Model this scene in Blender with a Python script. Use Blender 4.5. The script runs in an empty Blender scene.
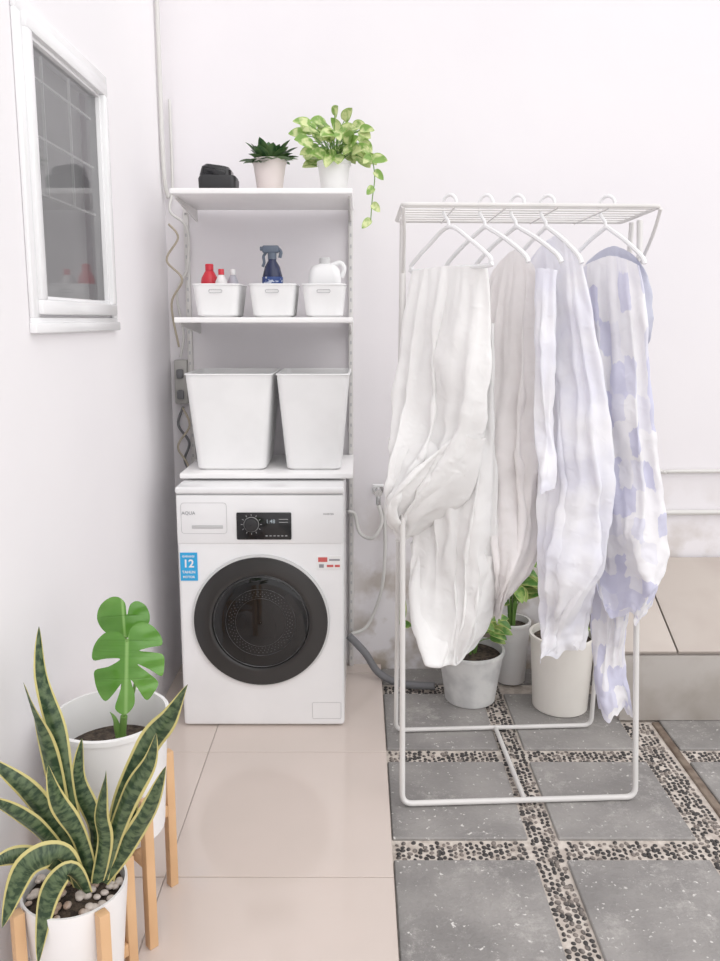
import bpy, bmesh, math, random
import numpy as np
from mathutils import Vector, Matrix, noise, geometry
random.seed(7)
sc=bpy.context.scene
F=800.0; TH=math.radians(9); C=math.cos(TH); S=math.sin(TH); PY0=447.0; H=1.40
def ray(px,py):
    u=(px-360)/F; v=(PY0-py)/F
    return Vector((u,C+v*S,-S+v*C))
def atY(px,py,Y):
    r=ray(px,py); return Vector((0,0,H))+r*(Y/r.y)
def lerp(a,b,t): return a+(b-a)*t
# ---------------------------------------------------------------- mesh builder
class MB:
    def __init__(s): s.v=[];s.f=[];s.m=[];s.uv=[]
    def add(s,verts,faces,mi=0,M=None,uvs=None):
        o=len(s.v)
        for p in verts: s.v.append((M@Vector(p)) if M else Vector(p))
        s.uv.extend(uvs if uvs else [(0,0)]*len(verts))
        for f in faces: s.f.append([i+o for i in f]); s.m.append(mi)
        return s
    def box(s,x0,x1,y0,y1,z0,z1,bev=0.0,mi=0,M=None,seg=2):
        bm=bmesh.new(); bmesh.ops.create_cube(bm,size=1)
        for v in bm.verts:
            v.co=Vector((lerp(x0,x1,v.co.x+.5),lerp(y0,y1,v.co.y+.5),lerp(z0,z1,v.co.z+.5)))
        if bev>0: bmesh.ops.bevel(bm,geom=bm.edges[:],offset=bev,segments=seg,profile=.5,affect='EDGES')
        bm.verts.index_update()
        s.add([v.co.copy() for v in bm.verts],[[v.index for v in f.verts] for f in bm.faces],mi,M); bm.free(); return s
    def lathe(s,prof,c=(0,0,0),n=40,mi=0,M=None,cap0=False,cap1=False):
        vs=[];fs=[]
        for (r,z) in prof:
            for j in range(n):
                a=2*math.pi*j/n; vs.append((c[0]+r*math.cos(a),c[1]+r*math.sin(a),c[2]+z))
        for i in range(len(prof)-1):
            for j in range(n):
                k=(j+1)%n; fs.append([i*n+j,i*n+k,(i+1)*n+k,(i+1)*n+j])
        if cap0: fs.append([j for j in range(n)][::-1])
        if cap1: fs.append([(len(prof)-1)*n+j for j in range(n)])
        return s.add(vs,fs,mi,M)
    def tube(s,pts,r,n=10,mi=0,cyc=False,M=None,caps=True):
        P=[Vector(p) for p in pts]; m=len(P)
        rr=r if isinstance(r,(list,tuple)) else [r]*m
        T=[]
        for i in range(m):
            if cyc: t=P[(i+1)%m]-P[i-1]
            else: t=P[min(i+1,m-1)]-P[max(i-1,0)]
            if t.length<1e-9: t=Vector((0,0,1))
            T.append(t.normalized())
        nrm=T[0].orthogonal().normalized(); vs=[];fs=[]
        for i in range(m):
            nrm=nrm-T[i]*nrm.dot(T[i])
            if nrm.length<1e-6: nrm=T[i].orthogonal()
            nrm.normalize(); b=T[i].cross(nrm)
            for j in range(n):
                a=2*math.pi*j/n; vs.append(P[i]+(nrm*math.cos(a)+b*math.sin(a))*rr[i])
        for i in range(m if cyc else m-1):
            ii=(i+1)%m
            for j in range(n):
                k=(j+1)%n; fs.append([i*n+j,i*n+k,ii*n+k,ii*n+j])
        if caps and not cyc:
            fs.append(list(range(n))[::-1]); fs.append([(m-1)*n+j for j in range(n)])
        return s.add(vs,fs,mi,M)
    def rloft(s,rings,cx,cy,mi=0,k=6,cap0=True,cap1=False,M=None):
        vs=[];fs=[];n=4*(k+1)
        for (hx,hy,r,z) in rings:
            r=min(r,hx,hy)
            for q,(sx,sy) in enumerate([(1,1),(-1,1),(-1,-1),(1,-1)]):
                for i in range(k+1):
                    a=math.pi/2*(q+i/k)
                    vs.append((cx+sx*(hx-r)+r*math.cos(a),cy+sy*(hy-r)+r*math.sin(a),z))
        for i in range(len(rings)-1):
            for j in range(n):
                kk=(j+1)%n; fs.append([i*n+j,i*n+kk,(i+1)*n+kk,(i+1)*n+j])
        if cap0: fs.append(list(range(n))[::-1])
        if cap1: fs.append([(len(rings)-1)*n+j for j in range(n)])
        return s.add(vs,fs,mi,M)
    def obj(s,name,mats,parent=None,sharp=35,recalc=True,origin=None):
        if not isinstance(mats,(list,tuple)): mats=[mats]
        xs=[p.x for p in s.v];ys=[p.y for p in s.v];zs=[p.z for p in s.v]
        o=Vector(origin) if origin else Vector(((min(xs)+max(xs))/2,(min(ys)+max(ys))/2,min(zs)))
        me=bpy.data.meshes.new(name); me.from_pydata([p-o for p in s.v],[],s.f)
        for m in mats: me.materials.append(m)
        me.polygons.foreach_set('material_index',s.m)
        me.polygons.foreach_set('use_smooth',[True]*len(me.polygons))
        uvl=me.uv_layers.new(name='UVMap')
        for l in me.loops: uvl.data[l.index].uv=s.uv[l.vertex_index]
        if recalc:
            bm=bmesh.new(); bm.from_mesh(me); bmesh.ops.recalc_face_normals(bm,faces=bm.faces[:]); bm.to_mesh(me); bm.free()
        me.update()
        if sharp: me.set_sharp_from_angle(angle=math.radians(sharp))
        ob=bpy.data.objects.new(name,me); sc.collection.objects.link(ob)
        setpar(ob,o,parent); return ob
WP={}
def setpar(ob,o,parent):
    WP[ob.name]=Vector(o)
    if parent: ob.parent=parent; ob.location=Vector(o)-WP[parent.name]
    else: ob.location=Vector(o)
def empty(name,loc,parent=None):
    e=bpy.data.objects.new(name,None); e.empty_display_size=.05; sc.collection.objects.link(e); setpar(e,Vector(loc),parent); return e
def tag(o,label,cat,group=None,kind=None):
    o['label']=label; o['category']=cat
    if group: o['group']=group
    if kind: o['kind']=kind
    return o
def struct(o,label=None):
    o['kind']='structure'
    if label: o['label']=label
    return o
def smooth(pts,n=6,cyc=False):
    P=[Vector(p) for p in pts]; m=len(P); out=[]
    for i in range(m if cyc else m-1):
        if cyc: a,b,c,d=P[i-1],P[i],P[(i+1)%m],P[(i+2)%m]
        else: a,b,c,d=P[max(i-1,0)],P[i],P[i+1],P[min(i+2,m-1)]
        for k in range(n):
            t=k/n
            out.append(.5*((2*b)+(c-a)*t+(2*a-5*b+4*c-d)*t*t+(-a+3*b-3*c+d)*t**3))
    if not cyc: out.append(P[-1])
    return out
def fillet(pts,r,n=6,cyc=False):
    P=[Vector(p) for p in pts]; m=len(P); out=[]
    for i in range(m):
        if not cyc and i in (0,m-1): out.append(P[i]); continue
        a=P[i-1];b=P[i];c=P[(i+1)%m]
        d1=(a-b);d2=(c-b); rr=min(r,d1.length*.49,d2.length*.49)
        p=b+d1.normalized()*rr; q=b+d2.normalized()*rr
        for k in range(n+1):
            t=k/n; out.append(p*(1-t)**2+b*2*t*(1-t)+q*t*t)
    return out
# ---------------------------------------------------------------- materials
def mat(name,col,rough=.5,metal=0,col2=None,scale=5,bump=0,bscale=60,detail=3,ramp=(.4,.6),coat=0):
    m=bpy.data.materials.new(name); m.use_nodes=True; nt=m.node_tree; N=nt.nodes; L=nt.links
    b=N['Principled BSDF']; b.inputs['Roughness'].default_value=rough; b.inputs['Metallic'].default_value=metal
    b.inputs['Coat Weight'].default_value=coat
    tc=N.new('ShaderNodeTexCoord')
    if col2 is None: col2=tuple(c*.96 for c in col)
    nz=N.new('ShaderNodeTexNoise'); nz.inputs['Scale'].default_value=scale; nz.inputs['Detail'].default_value=detail
    L.new(tc.outputs['Object'],nz.inputs['Vector'])
    rp=N.new('ShaderNodeValToRGB'); rp.color_ramp.elements[0].position=ramp[0]; rp.color_ramp.elements[1].position=ramp[1]
    rp.color_ramp.elements[0].color=(*col,1); rp.color_ramp.elements[1].color=(*col2,1)
    L.new(nz.outputs['Fac'],rp.inputs['Fac']); L.new(rp.outputs['Color'],b.inputs['Base Color'])
    if bump>0:
        n2=N.new('ShaderNodeTexNoise'); n2.inputs['Scale'].default_value=bscale; n2.inputs['Detail'].default_value=4
        L.new(tc.outputs['Object'],n2.inputs['Vector'])
        bp=N.new('ShaderNodeBump'); bp.inputs['Strength'].default_value=bump; bp.inputs['Distance'].default_value=.01
        L.new(n2.outputs['Fac'],bp.inputs['Height']); L.new(bp.outputs['Normal'],b.inputs['Normal'])
    return m
def clothmat(name,col,col2=None,scale=7,ramp=(.42,.62),patch=None,tr=.25,bs=.42):
    m=mat(name,col,.95,col2=col2,scale=scale,ramp=ramp); nt=m.node_tree;N=nt.nodes;L=nt.links;b=N['Principled BSDF']
    b.inputs['Specular IOR Level'].default_value=.15
    src=b.inputs['Base Color'].links[0].from_socket
    tc=N.new('ShaderNodeTexCoord')
    h=None
    for (sc3,rot,dist,scl) in (((1,1,.8),.5,.010,13),((1,1,1),-.8,.006,30)):
        mp=N.new('ShaderNodeMapping'); mp.inputs['Scale'].default_value=sc3; mp.inputs['Rotation'].default_value=(rot,rot,0); L.new(tc.outputs['Object'],mp.inputs[0])
        n1=N.new('ShaderNodeTexNoise'); n1.noise_type='RIDGED_MULTIFRACTAL'; n1.inputs['Scale'].default_value=scl; n1.inputs['Detail'].default_value=3; n1.inputs['Distortion'].default_value=.9
        L.new(mp.outputs[0],n1.inputs['Vector'])
        bp=N.new('ShaderNodeBump'); bp.inputs['Strength'].default_value=bs; bp.inputs['Distance'].default_value=dist
        L.new(n1.outputs['Fac'],bp.inputs['Height'])
        if h: L.new(h,bp.inputs['Normal'])
        h=bp.outputs['Normal']
    L.new(h,b.inputs['Normal'])
    if patch:
        uv=N.new('ShaderNodeUVMap'); mu=N.new('ShaderNodeMapping'); mu.inputs['Scale'].default_value=(14,13,1); L.new(uv.outputs[0],mu.inputs[0])
        n3=N.new('ShaderNodeTexNoise'); n3.inputs['Scale'].default_value=2.2; n3.inputs['Detail'].default_value=3; L.new(mu.outputs[0],n3.inputs['Vector'])
        va=N.new('ShaderNodeVectorMath'); va.operation='MULTIPLY_ADD'; L.new(n3.outputs['Color'],va.inputs[0]); va.inputs[1].default_value=(.4,.4,0); L.new(mu.outputs[0],va.inputs[2])
        vo=N.new('ShaderNodeTexVoronoi'); vo.feature='SMOOTH_F1'; vo.distance='CHEBYCHEV'; vo.inputs['Scale'].default_value=1; vo.inputs['Randomness'].default_value=.45; vo.inputs['Smoothness'].default_value=.10; L.new(va.outputs[0],vo.inputs['Vector'])
        sc_=N.new('ShaderNodeSeparateColor'); L.new(vo.outputs['Color'],sc_.inputs[0])
        rp=N.new('ShaderNodeValToRGB'); rp.color_ramp.elements[0].position=.45; rp.color_ramp.elements[1].position=.80; L.new(sc_.outputs[0],rp.inputs['Fac'])
        mx=N.new('ShaderNodeMix'); mx.data_type='RGBA'; L.new(rp.outputs['Color'],mx.inputs[0]); L.new(src,mx.inputs[6]); mx.inputs[7].default_value=(*patch,1)
        src=mx.outputs[2]; L.new(src,b.inputs['Base Color'])
    t=N.new('ShaderNodeBsdfTranslucent'); L.new(src,t.inputs[0]); ms=N.new('ShaderNodeMixShader'); ms.inputs[0].default_value=tr
    out=N['Material Output']; L.new(b.outputs[0],ms.inputs[1]); L.new(t.outputs[0],ms.inputs[2]); L.new(ms.outputs[0],out.inputs[0])
    return m
def leafmat(name,mid,mid2,edge,edgepos=.75,band=0,nscale=28,wob=.45,rough=.38,rib=None):
    m=bpy.data.materials.new(name); m.use_nodes=True; nt=m.node_tree; N=nt.nodes; L=nt.links
    b=N['Principled BSDF']; b.inputs['Roughness'].default_value=rough
    uv=N.new('ShaderNodeUVMap'); sp=N.new('ShaderNodeSeparateXYZ'); L.new(uv.outputs[0],sp.inputs[0])
    def M(op,a,bb):
        n=N.new('ShaderNodeMath'); n.operation=op
        for i,x in enumerate((a,bb)):
            if x is None: continue
            if isinstance(x,(int,float)): n.inputs[i].default_value=x
            else: L.new(x,n.inputs[i])
        return n.outputs[0]
    d=M('MULTIPLY',M('ABSOLUTE',M('SUBTRACT',sp.outputs[0],.5),None),2.0)
    tc=N.new('ShaderNodeTexCoord'); nz=N.new('ShaderNodeTexNoise'); nz.inputs['Scale'].default_value=nscale; L.new(tc.outputs['Object'],nz.inputs['Vector'])
    d2=M('ADD',d,M('MULTIPLY',M('SUBTRACT',nz.outputs['Fac'],.5),wob))
    if band:
        mp=N.new('ShaderNodeCombineXYZ'); L.new(M('MULTIPLY',sp.outputs[0],2.0),mp.inputs[0]); L.new(M('MULTIPLY',sp.outputs[1],band),mp.inputs[1])
        n3=N.new('ShaderNodeTexNoise'); n3.inputs['Scale'].default_value=1.0; n3.inputs['Detail'].default_value=4; L.new(mp.outputs[0],n3.inputs['Vector']); fac=n3.outputs['Fac']
    else: fac=nz.outputs['Fac']
    r1=N.new('ShaderNodeValToRGB'); e=r1.color_ramp.elements; e[0].position=.42;e[1].position=.58; e[0].color=(*mid,1);e[1].color=(*mid2,1); L.new(fac,r1.inputs['Fac'])
    r2=N.new('ShaderNodeValToRGB'); e=r2.color_ramp.elements; e[0].position=edgepos;e[1].position=edgepos+.06; e[0].color=(0,0,0,1);e[1].color=(1,1,1,1); L.new(d2,r2.inputs['Fac'])
    mx=N.new('ShaderNodeMix'); mx.data_type='RGBA'; L.new(r2.outputs['Color'],mx.inputs[0]); L.new(r1.outputs['Color'],mx.inputs[6]); mx.inputs[7].default_value=(*edge,1)
    o=mx.outputs[2]
    if rib:
        r3=N.new('ShaderNodeValToRGB'); e=r3.color_ramp.elements; e[0].position=.02;e[1].position=.07; e[0].color=(1,1,1,1);e[1].color=(0,0,0,1); L.new(d,r3.inputs['Fac'])
        m3=N.new('ShaderNodeMix'); m3.data_type='RGBA'; L.new(r3.outputs['Color'],m3.inputs[0]); L.new(o,m3.inputs[6]); m3.inputs[7].default_value=(*rib,1); o=m3.outputs[2]
    L.new(o,b.inputs['Base Color'])
    t=N.new('ShaderNodeBsdfTranslucent'); L.new(o,t.inputs[0]); ms=N.new('ShaderNodeMixShader'); ms.inputs[0].default_value=.15
    L.new(b.outputs[0],ms.inputs[1]); L.new(t.outputs[0],ms.inputs[2]); L.new(ms.outputs[0],N['Material Output'].inputs[0])
    return m
m_wall=mat('wall_paint',(.85,.83,.845),.8,col2=(.83,.81,.83),scale=1.2,bump=.12,bscale=9)
m_wallb=mat('wall_paint_stained',(.82,.795,.815),.8,col2=(.80,.775,.80),scale=1.2,bump=.12,bscale=9)
nt=m_wallb.node_tree;N=nt.nodes;L=nt.links;b=N['Principled BSDF']
old=b.inputs['Base Color'].links[0].from_socket
geo=N.new('ShaderNodeNewGeometry'); sp=N.new('ShaderNodeSeparateXYZ'); L.new(geo.outputs['Position'],sp.inputs[0])
mr=N.new('ShaderNodeMapRange'); mr.inputs[1].default_value=.8; mr.inputs[2].default_value=.15; L.new(sp.outputs['Z'],mr.inputs[0])
mr2=N.new('ShaderNodeMapRange'); mr2.inputs[1].default_value=-.1; mr2.inputs[2].default_value=.05; L.new(sp.outputs['X'],mr2.inputs[0])
nz=N.new('ShaderNodeTexNoise'); nz.inputs['Scale'].default_value=7; nz.inputs['Detail'].default_value=6; L.new(geo.outputs['Position'],nz.inputs['Vector'])
ml=N.new('ShaderNodeMath'); ml.operation='MULTIPLY'; L.new(mr.outputs[0],ml.inputs[0]); L.new(mr2.outputs[0],ml.inputs[1])
rp=N.new('ShaderNodeValToRGB'); rp.color_ramp.elements[0].position=.44; rp.color_ramp.elements[1].position=.60; L.new(nz.outputs['Fac'],rp.inputs['Fac'])
ml2=N.new('ShaderNodeMath'); ml2.operation='MULTIPLY'; L.new(ml.outputs[0],ml2.inputs[0]); L.new(rp.outputs['Color'],ml2.inputs[1])
mx=N.new('ShaderNodeMix'); mx.data_type='RGBA'; L.new(ml2.outputs[0],mx.inputs[0]); L.new(old,mx.inputs[6]); mx.inputs[7].default_value=(.46,.40,.34,1)
L.new(mx.outputs[2],b.inputs['Base Color'])

m_tile=mat('beige_tile',(.66,.575,.525),.10,col2=(.64,.56,.51),scale=3)
m_grout=mat('grout',(.46,.41,.38),.9)
m_stone=mat('grey_stone',(.235,.225,.218),.6,col2=(.34,.325,.312),scale=5,bump=.35,bscale=70,detail=8,ramp=(.36,.68))
nt=m_stone.node_tree;N=nt.nodes;L=nt.links;b=N['Principled BSDF']
for (scl,p0,p1,cc,rgh) in ((7,.53,.70,(.47,.45,.43,1),.9),(70,.655,.70,(.68,.66,.64,1),.5),(26,.66,.70,(.62,.60,.58,1),.7)):
    old=b.inputs['Base Color'].links[0].from_socket
    tc=N.new('ShaderNodeTexCoord');nz=N.new('ShaderNodeTexNoise'); nz.inputs['Scale'].default_value=scl; nz.inputs['Detail'].default_value=8; nz.inputs['Roughness'].default_value=rgh; L.new(tc.outputs['Object'],nz.inputs['Vector'])
    rp=N.new('ShaderNodeValToRGB'); rp.color_ramp.elements[0].position=p0; rp.color_ramp.elements[1].position=p1; L.new(nz.outputs['Fac'],rp.inputs['Fac'])
    mx=N.new('ShaderNodeMix'); mx.data_type='RGBA'; L.new(rp.outputs['Color'],mx.inputs[0]); L.new(old,mx.inputs[6]); mx.inputs[7].default_value=cc; L.new(mx.outputs[2],b.inputs['Base Color'])
m_cement=mat('white_cement',(.52,.46,.41),.9,col2=(.68,.62,.56),scale=30,bump=.5,bscale=90)
m_peb=mat('dark_pebble',(.045,.041,.04),.5,col2=(.23,.20,.18),scale=34,detail=0,ramp=(.48,.64))
m_rust=mat('brown_drain_edge',(.14,.10,.075),.7,col2=(.24,.19,.15),scale=20)
m_ledge=mat('ledge_tile',(.52,.465,.42),.4,col2=(.47,.41,.37),scale=4)
m_white=mat('white_enamel',(.85,.85,.86),.25,coat=.3)
m_whitep=mat('white_plastic',(.87,.87,.875),.4)
m_shelf=mat('white_shelf',(.93,.92,.92),.4)
m_metal=mat('white_metal',(.72,.705,.69),.3,col2=(.66,.645,.63))
m_pot=mat('white_ceramic',(.84,.83,.83),.35)
m_potg=mat('grey_plastic_pot',(.56,.56,.56),.5,col2=(.70,.70,.69),scale=12)
m_potc=mat('cream_plastic_bucket',(.82,.79,.74),.45)
m_potp=mat('blush_pot',(.74,.66,.64),.5)
m_soil=mat('soil',(.035,.025,.02),.95,col2=(.1,.075,.055),scale=60,bump=.8,bscale=120)
m_wood=mat('light_wood',(.62,.38,.2),.5,col2=(.72,.47,.27),scale=3,bump=.05)
m_black=mat('black_gloss',(.012,.012,.014),.12)
m_blackp=mat('black_plastic',(.02,.02,.022),.45)
m_dring=mat('charcoal_ring',(.028,.027,.027),.22,col2=(.036,.035,.035),scale=2)
m_glass=mat('dark_glass',(.008,.0085,.009),.04,col2=(.016,.016,.017),scale=5,detail=1)
m_trim=mat('pale_trim',(.62,.62,.62),.3)
m_chrome=mat('chrome',(.6,.6,.6),.2,metal=1)
m_drum=mat('drum_steel',(.14,.14,.145),.35,metal=.5,col2=(.08,.08,.08),scale=30)
m_groove=mat('groove_grey',(.52,.52,.53),.6)
m_blue=mat('sticker_blue',(.03,.38,.72),.5)
m_red=mat('sticker_red',(.6,.12,.11),.5)
m_grey=mat('print_grey',(.3,.3,.32),.6)
m_cable=mat('cable_white',(.68,.67,.65),.5)
m_cabley=mat('cable_yellowed',(.46,.40,.31),.5)
m_hose=mat('grey_hose',(.18,.18,.19),.55)
m_bottle=mat('navy_bottle',(.012,.02,.07),.2)
m_trig=mat('trigger_grey_blue',(.12,.15,.20),.4)
m_c1=clothmat('white_cotton',(.965,.96,.955))
m_c2=clothmat('cream_cotton',(.97,.945,.94),tr=.32)
m_c3=clothmat('lavender_white_cotton',(.94,.935,.96),col2=(.86,.86,.935),scale=6)
m_c5=clothmat('grey_blue_cotton',(.66,.67,.77))
m_c4=clothmat('patched_cotton',(.95,.94,.955),patch=(.71,.71,.85))
m_snake=leafmat('snake_leaf',(.025,.055,.025),(.11,.16,.075),(.62,.55,.22),.74,band=30,nscale=12,wob=.15)
m_mon=leafmat('monstera_leaf',(.10,.26,.04),(.14,.32,.06),(.08,.24,.04),1.5,nscale=9,wob=.05,rough=.2,rib=(.26,.46,.14))
m_stem=mat('green_stem',(.16,.3,.07),.5)
m_poth=leafmat('pothos_leaf',(.22,.38,.08),(.66,.72,.36),(.36,.52,.15),.85,nscale=34)
m_dark=leafmat('dark_leaf',(.03,.09,.03),(.09,.17,.06),(.12,.2,.07),.85)
m_back=leafmat('shade_leaf',(.10,.24,.05),(.32,.46,.13),(.5,.55,.2),.8)
def glowmat(name,c1,c2,st):
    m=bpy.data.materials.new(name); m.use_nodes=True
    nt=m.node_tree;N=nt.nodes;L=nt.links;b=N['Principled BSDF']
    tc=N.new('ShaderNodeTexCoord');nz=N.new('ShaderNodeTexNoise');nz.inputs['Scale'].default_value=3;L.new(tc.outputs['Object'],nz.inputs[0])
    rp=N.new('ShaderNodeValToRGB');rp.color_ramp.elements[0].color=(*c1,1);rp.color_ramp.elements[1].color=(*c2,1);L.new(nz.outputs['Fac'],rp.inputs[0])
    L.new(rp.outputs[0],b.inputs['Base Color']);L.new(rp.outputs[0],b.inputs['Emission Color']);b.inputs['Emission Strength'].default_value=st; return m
m_backglow=glowmat('window_backing_glow',(.15,.147,.15),(.28,.275,.28),.75)  # emission added to brighten the pane
m_barglow=glowmat('bar_reflection_glow',(.38,.38,.38),(.40,.40,.40),.45)  # reflected bars given as a pale colour with added emission
m_pane=bpy.data.materials.new('window_glass'); m_pane.use_nodes=True
nt=m_pane.node_tree;N=nt.nodes;L=nt.links;N.remove(N['Principled BSDF'])
gl=N.new('ShaderNodeBsdfGlossy'); gl.inputs['Roughness'].default_value=.05; gl.inputs[0].default_value=(.8,.8,.8,1)
tr=N.new('ShaderNodeBsdfTransparent'); tr.inputs[0].default_value=(.9,.9,.9,1); fr=N.new('ShaderNodeFresnel'); fr.inputs[0].default_value=1.6; ms=N.new('ShaderNodeMixShader')
L.new(fr.outputs[0],ms.inputs[0]);L.new(tr.outputs[0],ms.inputs[1]);L.new(gl.outputs[0],ms.inputs[2]);L.new(ms.outputs[0],N['Material Output'].inputs[0])
# ---------------------------------------------------------------- room
XW=-.735; YW=3.12; XE=.086; FZ=-.02
WY0,WY1,WZ0,WZ1=1.80,2.42,1.373,2.085
mb=MB(); mb.box(XW-.15,3.2,YW,YW+.15,-.1,3.3); struct(mb.obj('wall_back',m_wallb))
mb=MB()
hy0,hy1,hz0,hz1=WY0+.03,WY1-.03,WZ0+.04,WZ1-.03
mb.box(XW-.15,XW,-1.5,hy0,-.1,3.3); mb.box(XW-.15,XW,hy1,YW,-.1,3.3); mb.box(XW-.15,XW,hy0,hy1,-.1,hz0); mb.box(XW-.15,XW,hy0,hy1,hz1,3.3)
struct(mb.obj('wall_left',m_wall))
mb=MB(); mb.box(XW,XE,-1.5,YW,-.06,-.003,mi=1)
ys=[-1.5]+[1.841+.597*k for k in range(-5,3)]+[YW]
for i in range(len(ys)-1):
    for (a,b2) in ((XW,-.4985),(-.4955,XE)):
        if ys[i+1]-ys[i]>.02: mb.box(a,b2,ys[i]+.0015,ys[i+1]-.0015,-.02,0,bev=.001,seg=1)
struct(mb.obj('floor',[m_tile,m_grout]),'glossy beige ceramic tile floor with thin grout')
mb=MB(); mb.box(XE,3.2,-1.5,YW,-.1,FZ-.009,mi=1)
xc=[(XE+.004,.466),(.552,.934),(1.075,1.444),(1.53,1.93),(2.02,2.42),(2.51,3.2)]
rows=[(2.985,YW),(2.495,2.895),(2.025,2.415),(1.535,1.935),(1.055,1.455),(.58,.97),(-1.5,.49)]
for (a,b2) in xc:
    for (c,d) in rows: mb.box(a,b2,c,d,FZ-.02,FZ,bev=.003,seg=1)
mb.box(1.045,1.072,-1.5,2.68,FZ-.02,FZ-.002,bev=.003,seg=1,mi=2)
struct(mb.obj('floor.001',[m_stone,m_cement,m_rust]),'grey stone slabs with pebble joints')
bm=bmesh.new(); bmesh.ops.create_icosphere(bm,subdivisions=2,radius=1); bm.verts.index_update()
iv=[v.co.copy() for v in bm.verts]; iff=[[v.index for v in f.verts] for f in bm.faces]; bm.free()
mb=MB()
def pebbles(x0,x1,y0,y1,step=.0165):
    x=x0+step*.5
    r=0
    while x<x1-.004:
        y=y0+step*(.5 if r%2 else .95)
        while y<y1-.004:
            if random.random()<.95:
                a=random.random()*math.pi; sx=random.uniform(.0056,.0090); sy=sx*random.uniform(.65,.9); 
                M=Matrix.Translation((x+random.uniform(-.003,.003),y+random.uniform(-.003,.003),FZ-.0085))@Matrix.Rotation(a,4,'Z')@Matrix.Diagonal((sx,sy,random.uniform(.003,.005),1))
                mb.add(iv,iff,0,M)
            y+=step
        x+=step*.95; r+=1
pebbles(.469,.550,1.4,2.98); pebbles(.937,1.043,1.4,2.68)
for (y0,y1) in ((1.938,2.023),(2.418,2.493)):
    pebbles(.095,.462,y0,y1); pebbles(.556,.932,y0,y1); pebbles(1.08,1.6,y0,y1)
pebbles(.095,.46,2.898,2.983)
ob=mb.obj('pebble_strip',m_peb,sharp=None,recalc=False); tag(ob,'small dark pebbles set in pale cement joints between the grey slabs','pebbles',kind='stuff')
mb=MB()
lx0,lx1,ly=.93,3.1,2.69
prof=[(ly,FZ),(ly,.235),(YW-.002,.45),(YW-.002,FZ)]
mb.add([(lx0,y,z) for y,z in prof]+[(lx1,y,z) for y,z in prof],[[0,1,2,3],[7,6,5,4],[0,4,5,1],[3,2,6,7],[0,3,7,4]],1)
sl=math.atan2(.215,YW-ly)
for (a,b2) in ((lx0-.005,1.118),(1.124,1.72),(1.726,2.32),(2.326,3.1)):
    M=Matrix.Translation((0,ly-.012,.236))@Matrix.Rotation(sl,4,'X')
    mb.box(a,b2,0,.48,0,.012,bev=.002,M=M)
mb.box(lx0,3.1,ly-.008,ly+.002,FZ+.002,.228,bev=.001,mi=2)
ob=mb.obj('tiled_ledge',[m_ledge,m_grout,mat('ledge_face_tile',(.48,.45,.42),.4,col2=(.34,.30,.26),scale=6,detail=6,ramp=(.45,.8))]); tag(ob,'beige tiled raised ledge with sloping top against the wall','ledge')
# ---------------------------------------------------------------- window
e=empty('window_1',(XW,(WY0+WY1)/2,WZ0)); struct(e,'white framed casement window with grey glass')
def ring(mb,x0,x1,y0,y1,z0,z1,w,bev=.004,mi=0):
    mb.box(x0,x1,y0,y1,z0,z0+w,bev,mi); mb.box(x0,x1,y0,y1,z1-w,z1,bev,mi)
    mb.box(x0,x1,y0,y0+w,z0+w-.002,z1-w+.002,bev,mi); mb.box(x0,x1,y1-w,y1,z0+w-.002,z1-w+.002,bev,mi)
mb=MB(); ring(mb,XW,XW+.012,WY0,WY1,WZ0,WZ1,.034)
mb.box(XW,XW+.018,WY0-.003,WY1+.004,WZ0-.002,WZ0+.022,.003)
mb.obj('window_frame',m_white,e)['kind']='structure'
mb=MB(); ring(mb,XW-.03,XW+.022,WY0+.03,WY1-.03,WZ0+.04,WZ1-.03,.034,.005); ring(mb,XW-.032,XW+.010,WY0+.062,WY1-.062,WZ0+.072,WZ1-.062,.01,.002)
mb.obj('window_sash',m_white,e)['kind']='structure'
mb=MB(); mb.add([(XW-.002,WY0+.05,WZ0+.06),(XW-.002,WY1-.05,WZ0+.06),(XW-.002,WY1-.05,WZ1-.05),(XW-.002,WY0+.05,WZ1-.05)],[[0,1,2,3]]); mb.obj('window_pane',m_pane,e,recalc=False)['kind']='structure'
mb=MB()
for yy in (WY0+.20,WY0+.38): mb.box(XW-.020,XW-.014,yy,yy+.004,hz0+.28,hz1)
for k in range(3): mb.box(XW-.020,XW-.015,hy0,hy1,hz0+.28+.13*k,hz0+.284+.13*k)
mb.obj('bar_reflections',m_barglow,e)['kind']='structure'  # glowing strips standing in for bars reflected in the glass
mb=MB(); mb.box(XW-.07,XW-.06,hy0,hy1,hz0,hz1); mb.obj('glow_backing',m_backglow,e)['kind']='structure'  # added glowing panel that lightens the glass from behind
# ---------------------------------------------------------------- washing machine
wx0,wx1,wy,wz=-.614,-.054,2.60,.854
W=empty('washing_machine',((wx0+wx1)/2,2.83,0)); tag(W,'white front-loading washing machine with large dark round door','washing machine')
mb=MB(); mb.box(wx0,wx1,wy+.004,3.06,.004,.828,.012,seg=3); mb.box(wx0-.001,wx1+.001,wy-.004,3.065,.830,wz,.008,seg=3)
mb.box(wx0+.004,wx1-.004,wy+.008,3.05,.82,.832,mi=1)
mb.box(wx0+.002,wx1-.002,wy-.001,wy+.02,.660,.826,.004)
mb.obj('body',[m_white,m_groove],W)
for x in (wx0+.05,wx1-.05):
    for y in (wy+.06,3.0): mb=MB(); mb.lathe([(.02,0),(.02,.004),(.012,.006),(.012,.02)],(x,y,0),16,cap0=True); mb.obj('foot',m_blackp,W)
DX,DZ=-.337,.388
MD=Matrix.Translation((DX,wy+.004,DZ))@Matrix.Rotation(math.radians(90),4,'X')
D=empty('door',(DX,wy,DZ),W)
mb=MB(); mb.lathe([(.2345,-.004),(.2345,.008),(.232,.012),(.227,.013),(.225,.008)],n=96,M=MD); mb.obj('door_rim',m_trim,D)
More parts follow.
